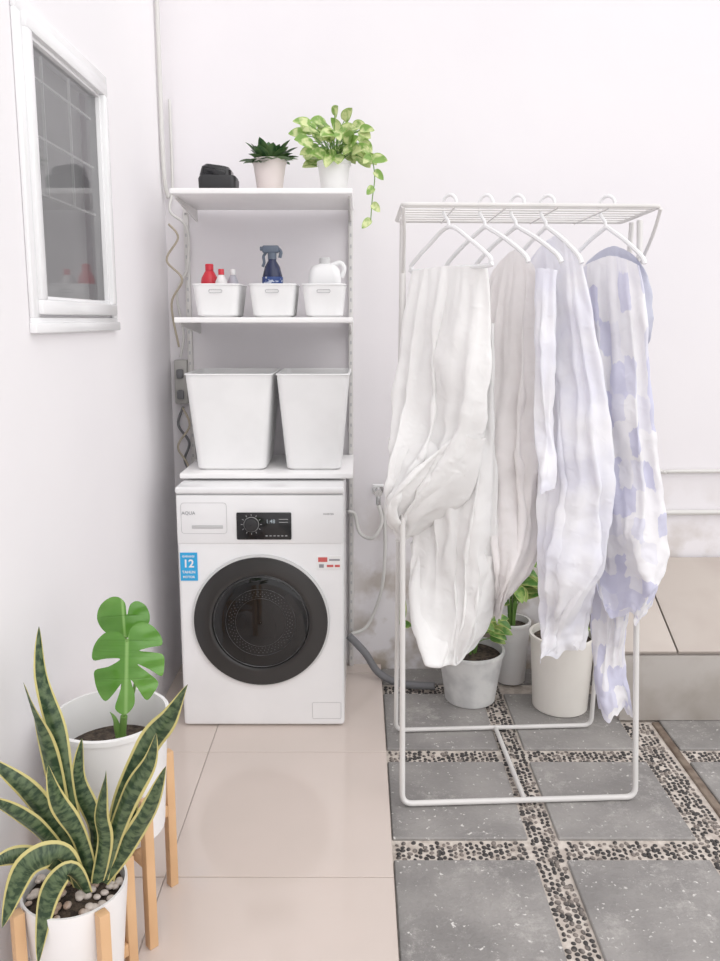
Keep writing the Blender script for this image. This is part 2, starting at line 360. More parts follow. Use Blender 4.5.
mb=MB(); mb.lathe([(.2275,.004),(.2275,.013),(.225,.016),(.205,.018),(.18,.0195),(.170,.019),(.166,.017),(.164,.012)],n=96,M=MD); mb.obj('door_ring',m_dring,D)
MG=MD@Matrix.Translation((0,0,-.005))
mb=MB(); mb.lathe([(.166,.018),(.161,.021),(.13,.0225),(.08,.024),(.04,.025),(.001,.025)],n=72,M=MG); mb.obj('door_glass',m_glass,D)
mb=MB()
mb.lathe([(.1605,.0215),(.159,.0235),(.1575,.0215)],n=72,M=MG)
for rr in (.118,.085):
    mb.lathe([(rr+.0008,.0235),(rr,.0248),(rr-.0008,.0235)],n=60,M=MG)
for k in range(48):
    a=2*math.pi*k/48
    for rr in (.092,.100,.108): p=MG@Vector((rr*math.cos(a+rr*9),rr*math.sin(a+rr*9),.0233)); mb.add(iv,iff,0,Matrix.Translation(p)@Matrix.Diagonal((.0016,.0010,.0016,1)))
mb.obj('drum_detail',m_drum,D)
Pn=empty('control_panel',(-.32,wy,.67),W)
mb=MB(); mb.box(-.412,-.229,wy-.007,wy,.675,.768,.004); mb.obj('display',m_black,Pn)
MK=Matrix.Translation((-.362,wy-.006,.728))@Matrix.Rotation(math.radians(90),4,'X')
mb=MB(); mb.lathe([(.024,0),(.024,.008),(.022,.014),(.016,.016),(.001,.016)],n=40,M=MK); mb.obj('knob',m_blackp,Pn)
mb=MB()
mb.lathe([(.0255,.001),(.0255,.004),(.0245,.004)],n=40,M=MK)
for k in range(12):
    a=2*math.pi*k/12; M=MK@Matrix.Rotation(a,4,'Z'); mb.box(.029,.035,-.0006,.0006,.001,.0022,M=M)
mpw=mat('print_white',(.55,.55,.55),.5)
mb.obj('dial_print',mpw,Pn)
mb=MB()
for k in range(6): mb.box(-.315+.013*k,-.308+.013*k,wy-.0085,wy-.007,.688,.690)
mb.obj('button_print',mpw,Pn)
for k in range(2): mb=MB(); mb.box(-.27,-.24,wy-.0085,wy-.007,.735+.01*k,.7362+.01*k); mb.obj('display_print',mpw,Pn)
def text(name,s,size,loc,m,parent,bold=0):
    cu=bpy.data.curves.new(name,'FONT'); cu.body=s; cu.size=size; cu.extrude=.0004; cu.offset=bold; cu.align_x='CENTER'; cu.align_y='CENTER'
    t=bpy.data.objects.new(name+'_tmp',cu); sc.collection.objects.link(t); bpy.context.view_layer.update()
    me=bpy.data.meshes.new_from_object(t.evaluated_get(bpy.context.evaluated_depsgraph_get())); bpy.data.objects.remove(t)
    me.transform(Matrix.Rotation(math.radians(90),4,'X')); me.materials.clear(); me.materials.append(m)
    o=bpy.data.objects.new(name,me); sc.collection.objects.link(o); setpar(o,Vector(loc),parent); return o
text('digits','1:48',.018,(-.298,wy-.0078,.738),mat('led_white',(.45,.52,.56),.4),Pn)
mb=MB()
ring2=[(-.597,.695),(-.445,.695),(-.445,.80),(-.597,.80)]
mb.tube(fillet([(x,wy-.001,z) for x,z in ring2],.012,cyc=True),.0009,6,cyc=True)
mb.obj('detergent_drawer',m_groove,W)
mb=MB(); mb.box(-.562,-.458,wy-.0025,wy-.0005,.712,.724,.001); mb.obj('drawer_handle',m_groove,W)
text('brand_print','AQUA',.016,(-.572,wy-.0018,.765),m_grey,W)
text('model_print','INVERTER',.008,(-.105,wy-.0018,.762),m_grey,W)
mb=MB(); mb.tube(fillet([(x,wy+.0035,z) for x,z in ((-.165,.03),(-.066,.03),(-.066,.09),(-.165,.09))],.006,cyc=True),.0008,6,cyc=True); mb.obj('filter_door',m_groove,W)
mb=MB(); mb.box(-.606,-.548,wy+.0015,wy+.0042,.530,.628,.0005,seg=1); mb.obj('warranty_sticker',m_blue,W)
mw=mat('sticker_white',(.85,.85,.85),.5)
text('sticker_number','12',.038,(-.578,wy+.001,.589),mw,W,.0008)
text('sticker_text','TAHUN',.013,(-.578,wy+.001,.560),mw,W,.0002)
text('sticker_text','GARANSI',.010,(-.578,wy+.001,.615),mw,W,.0001)
text('sticker_text','MOTOR',.011,(-.578,wy+.001,.543),mw,W,.0002)
mb=MB(); mb.box(-.145,-.063,wy+.0015,wy+.0042,.570,.617,.0005,seg=1); mb.obj('energy_sticker',mw,W)
for q in ((-.141,-.110,.596,.612,m_red),(-.104,-.068,.600,.606,m_grey),(-.138,-.122,.576,.588,m_grey),(-.112,-.09,.578,.586,m_red),(-.085,-.068,.578,.586,m_red)):
    mb=MB(); mb.box(q[0],q[1],wy+.0005,wy+.0015,q[2],q[3]); mb.obj('energy_sticker_print',q[4],W)
# ---------------------------------------------------------------- shelves
SX0,SX1,SY0=-.62,-.025,2.70
R=empty('wall_shelf_unit',(-.32,YW,.86)); tag(R,'white wall-mounted three-tier shelving on slim uprights above the washer','shelf')
for (x,z0) in ((-.655,.84),(-.035,0.0)):
    mb=MB(); mb.box(x-.009,x+.009,YW-.022,YW,z0,1.835,.002)
    n=int((1.8-z0)/.04)
    for k in range(n): mb.box(x-.003,x+.003,YW-.0235,YW-.02,z0+.03+.04*k,z0+.042+.04*k,mi=1)
    mb.obj('upright',[m_metal,m_groove],R)
for z in (.862,1.392,1.807):
    mb=MB(); mb.box(SX0,SX1,SY0,YW-.026,z,z+.018,.003); mb.obj('shelf_board',m_shelf,R)
    for x in (-.612,-.035):
        mb=MB(); d=.0 if z<1 else .035
        pr=[(YW-.02,z),(SY0+.05,z),(SY0+.05,z-.008),(YW-.02,z-.008-d)]
        mb.add([(x-.003,y,q) for y,q in pr]+[(x+.003,y,q) for y,q in pr],[[0,1,2,3],[7,6,5,4],[0,4,5,1],[1,5,6,2],[2,6,7,3],[3,7,4,0]])
        if x<-.3: mb.box(-.656,x,YW-.03,YW-.02,z-.01,z)
        mb.obj('shelf_bracket',m_metal,R)
m_bin=clothmat('milky_plastic',(.97,.97,.97),tr=.15,bs=0.0)
def bin_(x0,x1,y0,y1,z0,z1,tx,ty,rim,m,label,cat,group,lip=.011):
    E=empty('storage_'+cat,((x0+x1)/2,(y0+y1)/2,z0)); tag(E,label,cat,group)
    cx,cy=(x0+x1)/2,(y0+y1)/2; hx,hy=(x1-x0)/2-rim,(y1-y0)/2-rim; h=z1-z0
    mb=MB(); r=.025; th=.003
    rings=[(hx-tx-.01,hy-ty-.01,r,z0),(hx-tx,hy-ty,r,z0+.008)]
    for k in range(1,6): t=k/6; rings.append((hx-tx*(1-t),hy-ty*(1-t),r,z0+.008+(h-.02)*t))
    rings+=[(hx,hy,r,z1-lip-.001)]
    mb.rloft(rings+[(hx,hy,r,z1-.001),(hx-th,hy-th,r,z1-.001),(hx-th-tx,hy-th-ty,r,z0+.012)],cx,cy,cap0=True,cap1=True)
    mb.obj(cat+'_body',m,E)
    mb=MB(); mb.rloft([(hx,hy,r,z1-lip),(hx+rim,hy+rim,r,z1-lip),(hx+rim,hy+rim,r,z1-.002),(hx+rim-.002,hy+rim-.002,r,z1),(hx-.001,hy-.001,r,z1),(hx-.002,hy-.002,r,z1-.004)],cx,cy,cap0=False); mb.obj('rim',m_whitep,E)
    return E
Zb=.8802
for (a,b2) in ((-.603,-.298),(-.290,-.034)):
    bin_(a,b2,2.725,3.06,Zb,1.220,.028,.03,.004,m_bin,'large tapered translucent white plastic bin on the lowest shelf','bin','white bins on the lowest shelf',lip=.005)
Z2=1.4102
gb='small white baskets on the middle shelf'
bk=[(-.567,-.405),(-.377,-.215),(-.197,-.048)]
for (a,b2) in bk:
    E=bin_(a,b2,2.735,2.95,Z2,Z2+.112,.010,.010,.003,m_bin,'small white plastic basket holding cleaning bottles','basket',gb,.005)
    cx=(a+b2)/2
    mb=MB(); mb.tube(fillet([(cx-.022,2.7365,Z2+.082),(cx+.022,2.7365,Z2+.082),(cx+.022,2.7365,Z2+.092),(cx-.022,2.7365,Z2+.092)],.005,cyc=True),.0011,6,cyc=True)
    mb.obj('handle',m_groove,E)
def bottle(name,x,y,z,prof,m,label,capp=None,mcap=None,sx=1,sy=1):
    E=empty(name,(x,y,z)); tag(E,label,'bottle')
    M=Matrix.Translation((x,y,z))@Matrix.Diagonal((sx,sy,1,1))
    mb=MB(); mb.lathe(prof,n=28,M=M,cap0=True,cap1=True); mb.obj('bottle_body',m,E)
    if capp: mb=MB(); mb.lathe(capp,n=24,M=M,cap1=True); mb.obj('bottle_cap',mcap,E)
    return E
zb=Z2+.0125
def jug(h,r): return [(r*.9,0),(r,.006),(r,h*.6),(r*.9,h*.72),(r*.5,h*.85),(r*.36,h*.88),(r*.36,h*.93)]
def cap(h,r): return [(r*.46,h*.87),(r*.46,h*.985),(r*.4,h)]
bottle('spray_bottle',-.303,2.83,zb,[(.034,0),(.036,.006),(.036,.10),(.034,.13),(.026,.16),(.014,.18),(.013,.19)],m_bottle,'dark navy spray bottle with grey-blue trigger in a white basket')
E=bpy.data.objects['spray_bottle']
mb=MB(); x,y,z=-.303,2.83,zb
mb.lathe([(.015,.185),(.015,.205),(.011,.208)],(x,y,z),20,cap1=True)
mb.box(x-.034,x+.024,y-.011,y+.011,z+.206,z+.232,.006); mb.box(x-.042,x-.033,y-.007,y+.007,z+.214,z+.228,.003)
mb.tube(smooth([(x-.02,y,z+.21),(x-.03,y,z+.195),(x-.028,y,z+.175),(x-.034,y,z+.16)]),.005,8)
mb.tube(smooth([(x+.02,y,z+.222),(x+.03,y,z+.21),(x+.026,y,z+.19)]),.006,8)
mb.obj('trigger',m_trig,E)
mb=MB(); mb.lathe([(.0365,.05),(.0365,.125)],(x,y,z),28); mb.obj('bottle_label',mat('label_blue',(.03,.07,.24),.4,col2=(.55,.6,.72),scale=70,ramp=(.56,.60)),E)
mr_=mat('red_plastic',(.62,.03,.05),.3)
bottle('detergent_bottle',-.523,2.84,zb,jug(.17,.031),mr_,'red detergent bottle in a white basket',cap(.17,.031),mr_)
bottle('detergent_bottle',-.474,2.79,zb,jug(.15,.022),mat('white_bottle',(.8,.78,.78),.35),'white bottle with red cap in a basket',cap(.15,.022),mr_)
bottle('detergent_bottle',-.450,2.89,zb,jug(.155,.022),mat('grey_bottle',(.5,.5,.56),.35),'grey bottle with white cap in a basket',cap(.155,.022),m_whitep)
E=empty('detergent_jug',(-.122,2.84,zb)); tag(E,'wide white plastic detergent jug with handle in a basket','jug')
mb=MB(); mb.rloft([(.052,.033,.02,zb),(.056,.036,.022,zb+.006),(.056,.036,.022,zb+.120),(.052,.034,.025,zb+.148),(.042,.028,.025,zb+.163),(.02,.018,.018,zb+.170),(.016,.016,.016,zb+.178)],-.122,2.84,cap1=True); mb.obj('jug_body',m_whitep,E)
mb=MB(); mb.lathe([(.019,.168),(.019,.188),(.016,.191)],(-.122,2.84,zb),28,cap1=True); mb.obj('bottle_cap',m_trim,E)
mb=MB(); mb.tube(smooth([(-.10,2.84,zb+.164),(-.07,2.84,zb+.174),(-.055,2.84,zb+.155),(-.064,2.84,zb+.125)]),.008,10); mb.obj('handle',m_whitep,E)
Z3=1.8252
E=empty('desk_caddy',(-.48,2.83,Z3)); tag(E,'small black plastic holder with open slanted front on top shelf','holder')
mb=MB(); mb.rloft([(.058,.045,.015,Z3),(.062,.05,.015,Z3+.01),(.064,.05,.018,Z3+.045),(.06,.046,.02,Z3+.055)],-.48,2.83,cap1=True); mb.obj('caddy_base',m_blackp,E)
mb=MB(); M=Matrix.Translation((-.487,2.83,Z3+.05))@Matrix.Rotation(math.radians(8),4,'Y')
mb.rloft([(.054,.044,.018,0),(.05,.042,.02,.03),(.04,.034,.02,.04)],0,0,cap1=True,M=M)
mb.box(-.04,.035,-.046,-.04,.006,.026,.004,M=M); mb.obj('caddy_top',m_black,E)
# ---------------------------------------------------------------- leaves
def leaf(mb,base,d,up,L,w,droop=.3,shape='heart',mi=0,n=8,cup=.15):
    d=Vector(d).normalized(); up=Vector(up)
    side=d.cross(up)
    if side.length<1e-3: side=d.orthogonal()
    side.normalize(); nrm=side.cross(d).normalized()
    vs=[];uv=[];fs=[];p=Vector(base); step=L/n; dd=d.copy()
    for i in range(n+1):
        t=i/n
        if shape=='heart': ww=w*2.1*(t+.04)**.42*(1-t)**.72
        else: ww=w*(math.sin(math.pi*min(1,(t*.93+.07)))**.8)
        nn=side.cross(dd).normalized()
        for j in range(5):
            q=(j-2)/2
            vs.append(p+side*ww*q*.5+nn*abs(q)*ww*cup); uv.append((.5+q*.5,t))
        dd=(dd+Vector((0,0,-droop/n))).normalized(); p=p+dd*step
    for i in range(n):
        for j in range(4): a=i*5+j; fs.append([a,a+1,a+6,a+5])
    mb.add(vs,fs,mi,uvs=uv)
def potted(name,x,y,z,r0,r1,h,mpot,label,rim=.006,soilm=None,lip=True,drop=.02):
    E=empty(name,(x,y,z)); tag(E,label,'potted plant')
    mb=MB(); pr=[(r0*.95,0),(r0,.004),(lerp(r0,r1,.5),h*.5),(r1,h-.012)]
    if lip: pr+=[(r1+rim,h-.012),(r1+rim,h-.001)]
    pr+=[(r1,h),(r1-.005,h),(r1-.007,h-.02),(r0-.004,h*.3)]
    mb.lathe(pr,(x,y,z),56,cap0=True,cap1=True); mb.obj('pot',mpot,E)
    rs=r1-.007-(r1-r0)*(drop/h)
    mb=MB(); 
    mb.lathe([(rs,h-drop-.005),(rs*.5,h-drop),(.001,h-drop+.002)],(x,y,z),40); mb.obj('soil',soilm or m_soil,E)
    return E
E=potted('potted_plant',-.307,2.83,Z3,.042,.056,.112,m_potp,'dark green leafy plant in small blush pot on top shelf',.003)
mb=MB(); 
for i in range(44):
    a=random.random()*2*math.pi; el=random.uniform(.15,1.25); d=Vector((math.cos(a)*math.cos(el),math.sin(a)*math.cos(el),math.sin(el)))
    leaf(mb,Vector((-.307+.02*math.cos(a),2.83+.02*math.sin(a),Z3+.095)),d,(0,0,1),random.uniform(.06,.10),.042,.5,'lance')
mb.obj('leaves',m_dark,E,sharp=None,recalc=False)
E=potted('potted_pothos',-.088,2.83,Z3,.043,.055,.105,m_pot,'variegated pothos with trailing vine in white pot on top shelf',.003)
mb=MB(); ms_=MB(); base=Vector((-.088,2.83,Z3+.095))
for i in range(60):
    tx=-.085+random.uniform(-.12,.12); ed=abs(tx+.085)/.12
    tz=random.uniform(.015,.17)*(1-.45*ed); ty=random.uniform(-.09,.07)
    tip=Vector((tx*.85-.013,2.83+ty,base.z+tz)); mid=(base+tip)/2+Vector((0,0,.03))
    ms_.tube(smooth([base+Vector((random.uniform(-.02,.02),random.uniform(-.02,.02),-.01)),mid,tip],4),.0015,5)
    d=Vector(((tx+.085)*6+random.uniform(-.4,.4),-.35,random.uniform(-.35,.5)))
    leaf(mb,tip,d,(random.uniform(-.3,.3),-1,.6),random.uniform(.05,.07),random.uniform(.034,.046),.6)
vine=smooth([base,(-.02,2.76,base.z+.05),(.03,2.74,base.z+.02),(.048,2.73,base.z-.05),(.04,2.72,base.z-.13),(.035,2.72,base.z-.2)],6)
ms_.tube(vine,.0018,6)
sg=1
for k in range(5,len(vine),4):
    sg=-sg; leaf(mb,vine[k],(sg*.7,-.3,-.45),(0,-1,.2),random.uniform(.035,.048),.026,.5)
leaf(mb,vine[14],(1,-.3,.1),(0,-1,.5),.055,.04,.4)
mb.obj('leaves',m_poth,E,sharp=None,recalc=False); ms_.obj('stems',m_stem,E)
# ---------------------------------------------------------------- plant stands
def stand(name,cx,cy,hw,h,zr,label,th=.022):
    E=empty(name,(cx,cy,0)); tag(E,label,'plant stand')
    for sx in (-1,1):
        for sy in (-1,1):
            x,y=cx+sx*hw,cy+sy*hw
            mb=MB(); M=Matrix.Translation((x,y,0))@Matrix.Rotation(math.atan2(sy,sx),4,'Z'); mb.box(-th/2,th/2,-th/2,th/2,0,h,.002,M=M); mb.obj('leg',m_wood,E)
    L_=hw*math.sqrt(2)-th/2
    for k in (0,1):
        mb=MB(); M=Matrix.Translation((cx,cy,zr-.03))@Matrix.Rotation(math.radians(45+90*k),4,'Z'); mb.box(-L_,L_,-th/2,th/2,.0 if k==0 else .0002,.029,.002,M=M); mb.obj('crossbar',m_wood,E)
    return E
mx_,my_=-.572,1.715
stand('plant_stand',mx_,my_,.101,.36,.225,'tall light wood plant stand holding white pot')
E=potted('potted_monstera',mx_,my_,.226,.112,.128,.285,m_pot,'young monstera in large white pot on wooden stand',.004,m_soil,drop=.085)
mb=MB()
def outline_leaf(mb,pts,Y,a,b,half,curl=.03,tilt=0.0,sx=1.0,rot=0.0):
    P=[]
    for x,y in pts:
        dx,dy=(x-a[0])*sx,y-a[1]; c_,s_=math.cos(rot),math.sin(rot)
        P.append(Vector((a[0]+dx*c_-dy*s_,a[1]+dx*s_+dy*c_,0)))
    bx,by=b[0]-a[0],b[1]-a[1]; b=(a[0]+bx*math.cos(rot)-by*math.sin(rot),a[1]+bx*math.sin(rot)+by*math.cos(rot))
    P=smooth(P,4,cyc=True)
    bm=bmesh.new(); vs=[bm.verts.new((p.x,p.y,0)) for p in P]
    for t in geometry.tessellate_polygon([P]):
        try: bm.faces.new([vs[i] for i in t])
        except ValueError: pass
    bmesh.ops.subdivide_edges(bm,edges=[e for e in bm.edges if e.calc_length()>9],cuts=2,use_grid_fill=True)
    bmesh.ops.triangulate(bm,faces=bm.faces[:])
    bmesh.ops.subdivide_edges(bm,edges=[e for e in bm.edges if e.calc_length()>7],cuts=1,use_grid_fill=True)
    bmesh.ops.triangulate(bm,faces=bm.faces[:])
    bm.verts.index_update(); A=Vector((*a,0));B=Vector((*b,0)); ax=(B-A); Ln=ax.length; ax.normalize(); out=[];uv=[]
    for v in bm.verts:
        d=v.co-A; s=d.dot(ax); o=d.x*ax.y-d.y*ax.x; q=o/half
        yy=Y+curl*q*q+tilt*(s/Ln)+curl*.7*(s/Ln-.4)**2+.0025*math.sin(s*.42+o*.1)*abs(q)
        out.append(atY(v.co.x,v.co.y,yy)); uv.append((.5+.5*q,s/Ln))
    mb.add(out,[[v.index for v in f.verts] for f in bm.faces],0,uvs=uv); bm.free()
outline_leaf(mb,[(127,640),(132,629),(143,624),(154,629),(161,640),(161,649),(150,650),(138,652),(150,655),(161,659),(161,670),(157,680),(146,672),(134,665),(145,676),(153,686),(147,696),(139,702),(132,690),(126,680),(128,694),(126,706),(116,714),(107,707),(112,694),(117,682),(107,692),(98,698),(92,688),(90,675),(92,666),(106,664),(118,658),(104,656),(91,656),(92,645),(99,635),(110,629),(121,632)],1.62,(127,640),(117,713),36,.022,-.03,1.0,-.12)
outline_leaf(mb,[(124,638),(112,636),(102,629),(97,618),(100,606),(109,598),(118,597),(125,603),(127,615),(130,605),(137,601),(146,606),(150,618),(145,630),(134,636)],1.72,(125,638),(122,598),26,.016,.02)
mb.obj('leaves',m_mon,E,sharp=None,recalc=False)
mb=MB()
p0=Vector((mx_+.02,my_,.42)); j1=atY(124,716,1.70)
mb.tube(smooth([p0,(p0+j1)/2,j1],4),[.011]*4+[.008]*5,10)
mb.tube(smooth([j1,atY(134,690,1.69),atY(136,655,1.66),atY(127,640,1.623)],6),.0035,8)
mb.tube(smooth([j1,atY(122,690,1.75),atY(127,655,1.75),atY(125,636,1.722)],6),.0035,8)
mb.tube(smooth([p0,atY(116,722,1.70),atY(110,712,1.70)],6),[.008]*6+[.006,.005,.004,.003,.002,.001,.001],8)
mb.obj('stems',m_stem,E)
sx_,sy_=-.578,1.462; SZ=.08
stand('plant_stand',sx_,sy_,.082,.275,SZ-.0005,'low light wood plant stand holding snake plant pot')
E=potted('potted_snake_plant',sx_,sy_,SZ,.088,.103,.195,m_pot,'variegated snake plant in white pot on low wooden stand',.0,m_soil,lip=False)
mb=MB()
def ribbon(mb,pts,w,twist=0.0,face=(0,-1,.15),cup=.22,ph=0):
    P=smooth(pts,9); n=len(P); vs=[];uv=[];fs=[]
    for i,p in enumerate(P):
        t=i/(n-1); tg=(P[min(i+1,n-1)]-P[max(i-1,0)]).normalized()
        f=Vector(face); f.rotate(Matrix.Rotation(twist*1.5*(t-.25)+.18*math.sin(t*9+ph),3,'Z'))
        side=tg.cross(f).normalized(); nn=side.cross(tg).normalized()
        ww=w*(.6+.4*min(1,t*2.0))*(1-max(0,(t-.5)/.5)**2.0)*(1+.04*math.sin(t*14+ph))
        for j in range(7):
            q=(j-3)/3; vs.append(p+side*ww*.5*q+nn*(-cup)*ww*abs(q)); uv.append((.5+q*.5,t+ph))
    for i in range(n-1):
        for j in range(6): a=i*7+j; fs.append([a,a+1,a+8,a+7])
    mb.add(vs,fs,0,uvs=uv)
SN=[0]
def sl_(pts,w,yb,yt,tw=.6):
    n=len(pts); SN[0]+=1
    ribbon(mb,[atY(p[0]+14*max(0,1-i/2.2),p[1]-8*max(0,1-i/2),lerp(yb,yt,i/(n-1))) for i,p in enumerate(pts)],w*.82,tw,ph=SN[0]*1.7)
Yb=sy_
sl_([(74,885),(60,800),(55,730),(42,675),(39,626)],.046,Yb,Yb+.05,1.0)
sl_([(68,885),(54,820),(46,755),(33,715),(23,682)],.052,Yb+.01,Yb-.03,-.9)
sl_([(93,888),(113,812),(146,748),(170,718),(188,684)],.060,Yb,Yb-.03,.7)
sl_([(88,890),(107,840),(128,794),(148,763),(156,733)],.052,Yb-.03,Yb-.07,-.7)
sl_([(80,888),(86,830),(79,780),(82,738)],.046,Yb+.02,Yb+.05,1.1)
sl_([(92,886),(112,850),(128,815),(140,770)],.046,Yb+.03,Yb+.05,-.8)
sl_([(68,888),(48,835),(24,790),(-12,758)],.056,Yb,Yb-.04,.5)
sl_([(64,890),(42,848),(15,815),(-15,798)],.052,Yb-.02,Yb-.06,-.5)
sl_([(66,898),(54,862),(24,870),(2,928)],.066,Yb-.04,Yb-.13,.4)
sl_([(72,902),(62,876),(46,900),(38,965)],.052,Yb-.05,Yb-.12,.4)
sl_([(78,892),(72,845),(58,805),(48,765)],.048,Yb-.03,Yb-.06,.9)
sl_([(84,892),(95,850),(98,815),(106,770)],.050,Yb-.04,Yb-.06,-.9)
sl_([(88,890),(116,855),(146,815),(166,766)],.052,Yb-.02,Yb-.05,.7)
sl_([(62,892),(36,864),(10,858),(-12,868)],.048,Yb-.03,Yb-.08,.5)
mb.obj('leaves',m_snake,E,sharp=None,recalc=False)
mb=MB()
for i in range(60):
    a=random.random()*6.283; r=.088*math.sqrt(random.random()); s=random.uniform(.007,.012)
    mb.add(iv,iff,0,Matrix.Translation((sx_+r*math.cos(a),sy_+r*math.sin(a),SZ+.18+random.uniform(0,.004)))@Matrix.Rotation(a,4,'Z')@Matrix.Diagonal((s,s*.8,s*.6,1)))
o=mb.obj('pebbles',mat('pot_pebbles',(.42,.30,.23),.5,col2=(.62,.55,.5),scale=25,detail=0,ramp=(.45,.55)),E,sharp=None,recalc=False); o['kind']='stuff'
# ---------------------------------------------------------------- pots by the wall
def lushplant(E,x,y,z,n,L,w,m,shape='heart',spread=1.0,seed=1,h=.1,extra=None):
    rnd=random.Random(seed); mb=MB(); s2=MB()
    for i in range(n):
        a=rnd.random()*6.283; hh=rnd.uniform(.3,1)*h; rr=rnd.uniform(.03,.09)*spread
        tip=Vector((x+rr*math.cos(a),y+rr*math.sin(a)*.7,z+hh))
        s2.tube(smooth([(x+.2*rr*math.cos(a),y+.2*rr*math.sin(a),z-.02),(x+.4*rr*math.cos(a),y+.4*rr*math.sin(a),z+hh*.7),tip],4),.002,5)
        leaf(mb,tip,(math.cos(a)*.7,math.sin(a)*.5-.3,rnd.uniform(-.2,.6)),(0,-.7,1),L*rnd.uniform(.7,1.1),w,.6,shape)
    if extra:
        s2.tube(smooth(extra,6),.0025,6); leaf(mb,extra[-1],(.1,-.2,1),(0,-1,0),.11,.034,.2)
        leaf(mb,extra[-2],(-.6,-.2,.5),(0,-1,0),.07,.03,.2)
    mb.obj('leaves',m,E,sharp=None,recalc=False); s2.obj('stems',m_stem,E)
E=potted('potted_plant',.418,2.86,FZ,.094,.122,.20,m_potg,'leafy plant in weathered grey plastic pot on stone slabs',.005)
lushplant(E,.42,2.86,FZ+.19,18,.08,.04,m_back,h=.13,seed=3,extra=[(.38,2.86,FZ+.17),(.28,2.88,.27),(.19,2.90,.25),(.155,2.92,.26)])
E=potted('potted_plant',.745,2.80,FZ,.10,.115,.285,m_potc,'leafy plant in tall cream plastic bucket on stone slabs',.005)
lushplant(E,.76,2.80,FZ+.27,10,.06,.045,m_back,h=.10,seed=5,spread=.6)
E=potted('potted_plant',.60,3.02,FZ,.058,.072,.25,m_pot,'yellow-green leafy plant in white pot near the wall',.004)
lushplant(E,.595,2.99,FZ+.24,30,.10,.048,m_back,h=.30,seed=9,spread=.65)
# ---------------------------------------------------------------- drying rack
RX0,RX1=.125,.815
def Q(x,y,z): return Vector((x,y+.05*(x-RX0),z))
K=empty('drying_rack',(.47,2.38,FZ)); tag(K,'white tubular metal clothes drying rack loaded with laundry','drying rack')
zt=1.69; z0=FZ+.0095
mb=MB(); mb.tube(fillet([Q(RX0,2.40,zt),Q(RX0,2.17,z0),Q(RX1+.01,2.17,z0),Q(RX1+.01,2.40,zt)],.03),.0085,12); mb.obj('front_frame',m_metal,K)
mb=MB(); mb.tube(fillet([Q(RX0,2.44,zt),Q(RX0,2.60,z0),Q(RX1,2.60,z0),Q(RX1,2.44,zt)],.03),.0075,12); mb.obj('rear_frame',m_metal,K)
mb=MB(); mb.tube([Q(.49,2.175,z0),Q(.475,2.595,z0)],.0075,12); mb.obj('base_bar',m_metal,K)
mb=MB()
TX0,TX1,TY0,TY1=.112,.80,2.17,2.52
mb.tube(fillet([Q(TX0,TY0,zt+.01),Q(TX1,TY0,zt+.01),Q(TX1+.01,TY1,zt+.01),Q(TX0,TY1,zt+.01)],.02,cyc=True),.006,10,cyc=True)
for k in range(1,7): y=lerp(TY0,TY1,k/7); mb.tube([Q(TX0,y,zt+.01),Q(TX1+.005,y,zt+.01)],.0025,8)
for k in range(1,5): x=lerp(TX0,TX1,k/5); mb.tube([Q(x,TY0,zt+.004),Q(x,TY1,zt+.004)],.0025,8)
mb.obj('top_rack',m_metal,K)
for x in (RX0,RX1):
    mb=MB(); mb.tube(smooth([Q(x-.012,TY0+.005,zt+.005),Q(x-.004,TY0+.08,zt-.06),Q(x,2.386,zt-.16)],6),.005,8); mb.obj('brace',m_metal,K)
def hanger(px,ang,w=.168,bar=False,label='white plastic clothes hanger hooked over the rack'):
    X=(px-360)/F*2.24; Yh=Q(X,TY0+ (TY1-TY0)*2/7,0).y; zh=zt+.01
    M=Matrix.Translation((X,Yh,zh))@Matrix.Rotation(-ang,4,'Z')
    E=empty('clothes_hanger',(X,Yh,zh-.19)); tag(E,label,'clothes hanger','hangers on the drying rack')
    M2=Matrix.Translation((X,Yh,zh))@Matrix.Rotation(-math.radians(40),4,'Z')
    hk=[M2@Vector((.022*math.cos(a),0,.016+.024*math.sin(a))) for a in [math.radians(q) for q in range(-20,200,15)]]
    hk=hk+[M2@Vector((-.018,0,-.010)),M2@Vector((-.003,0,-.030)),M2@Vector((0,0,-.05))]
    mb=MB(); mb.tube(hk,.0048,8); mb.obj('hook',m_white,E)
    mb=MB()
    if bar:
        pts=[(0,0,-.045),(w*.5,0,-.085),(w*.97,0,-.135),(w,0,-.15),(w*.95,0,-.158),(0,0,-.158),(-w*.95,0,-.158),(-w,0,-.15),(-w*.97,0,-.135),(-w*.5,0,-.085)]
        mb.tube([M@Vector(p) for p in smooth(pts,5,cyc=True)],.006,8,cyc=True)
    else:
        pts=[(-w,0,-.150),(-w*.9,0,-.128),(-w*.5,0,-.085),(-w*.15,0,-.055),(0,0,-.045),(w*.15,0,-.055),(w*.5,0,-.085),(w*.9,0,-.128),(w,0,-.150)]
        mb.tube([M@Vector(p) for p in smooth(pts,5)],.0065,8)
    mb.obj('hanger_body',m_white,E)
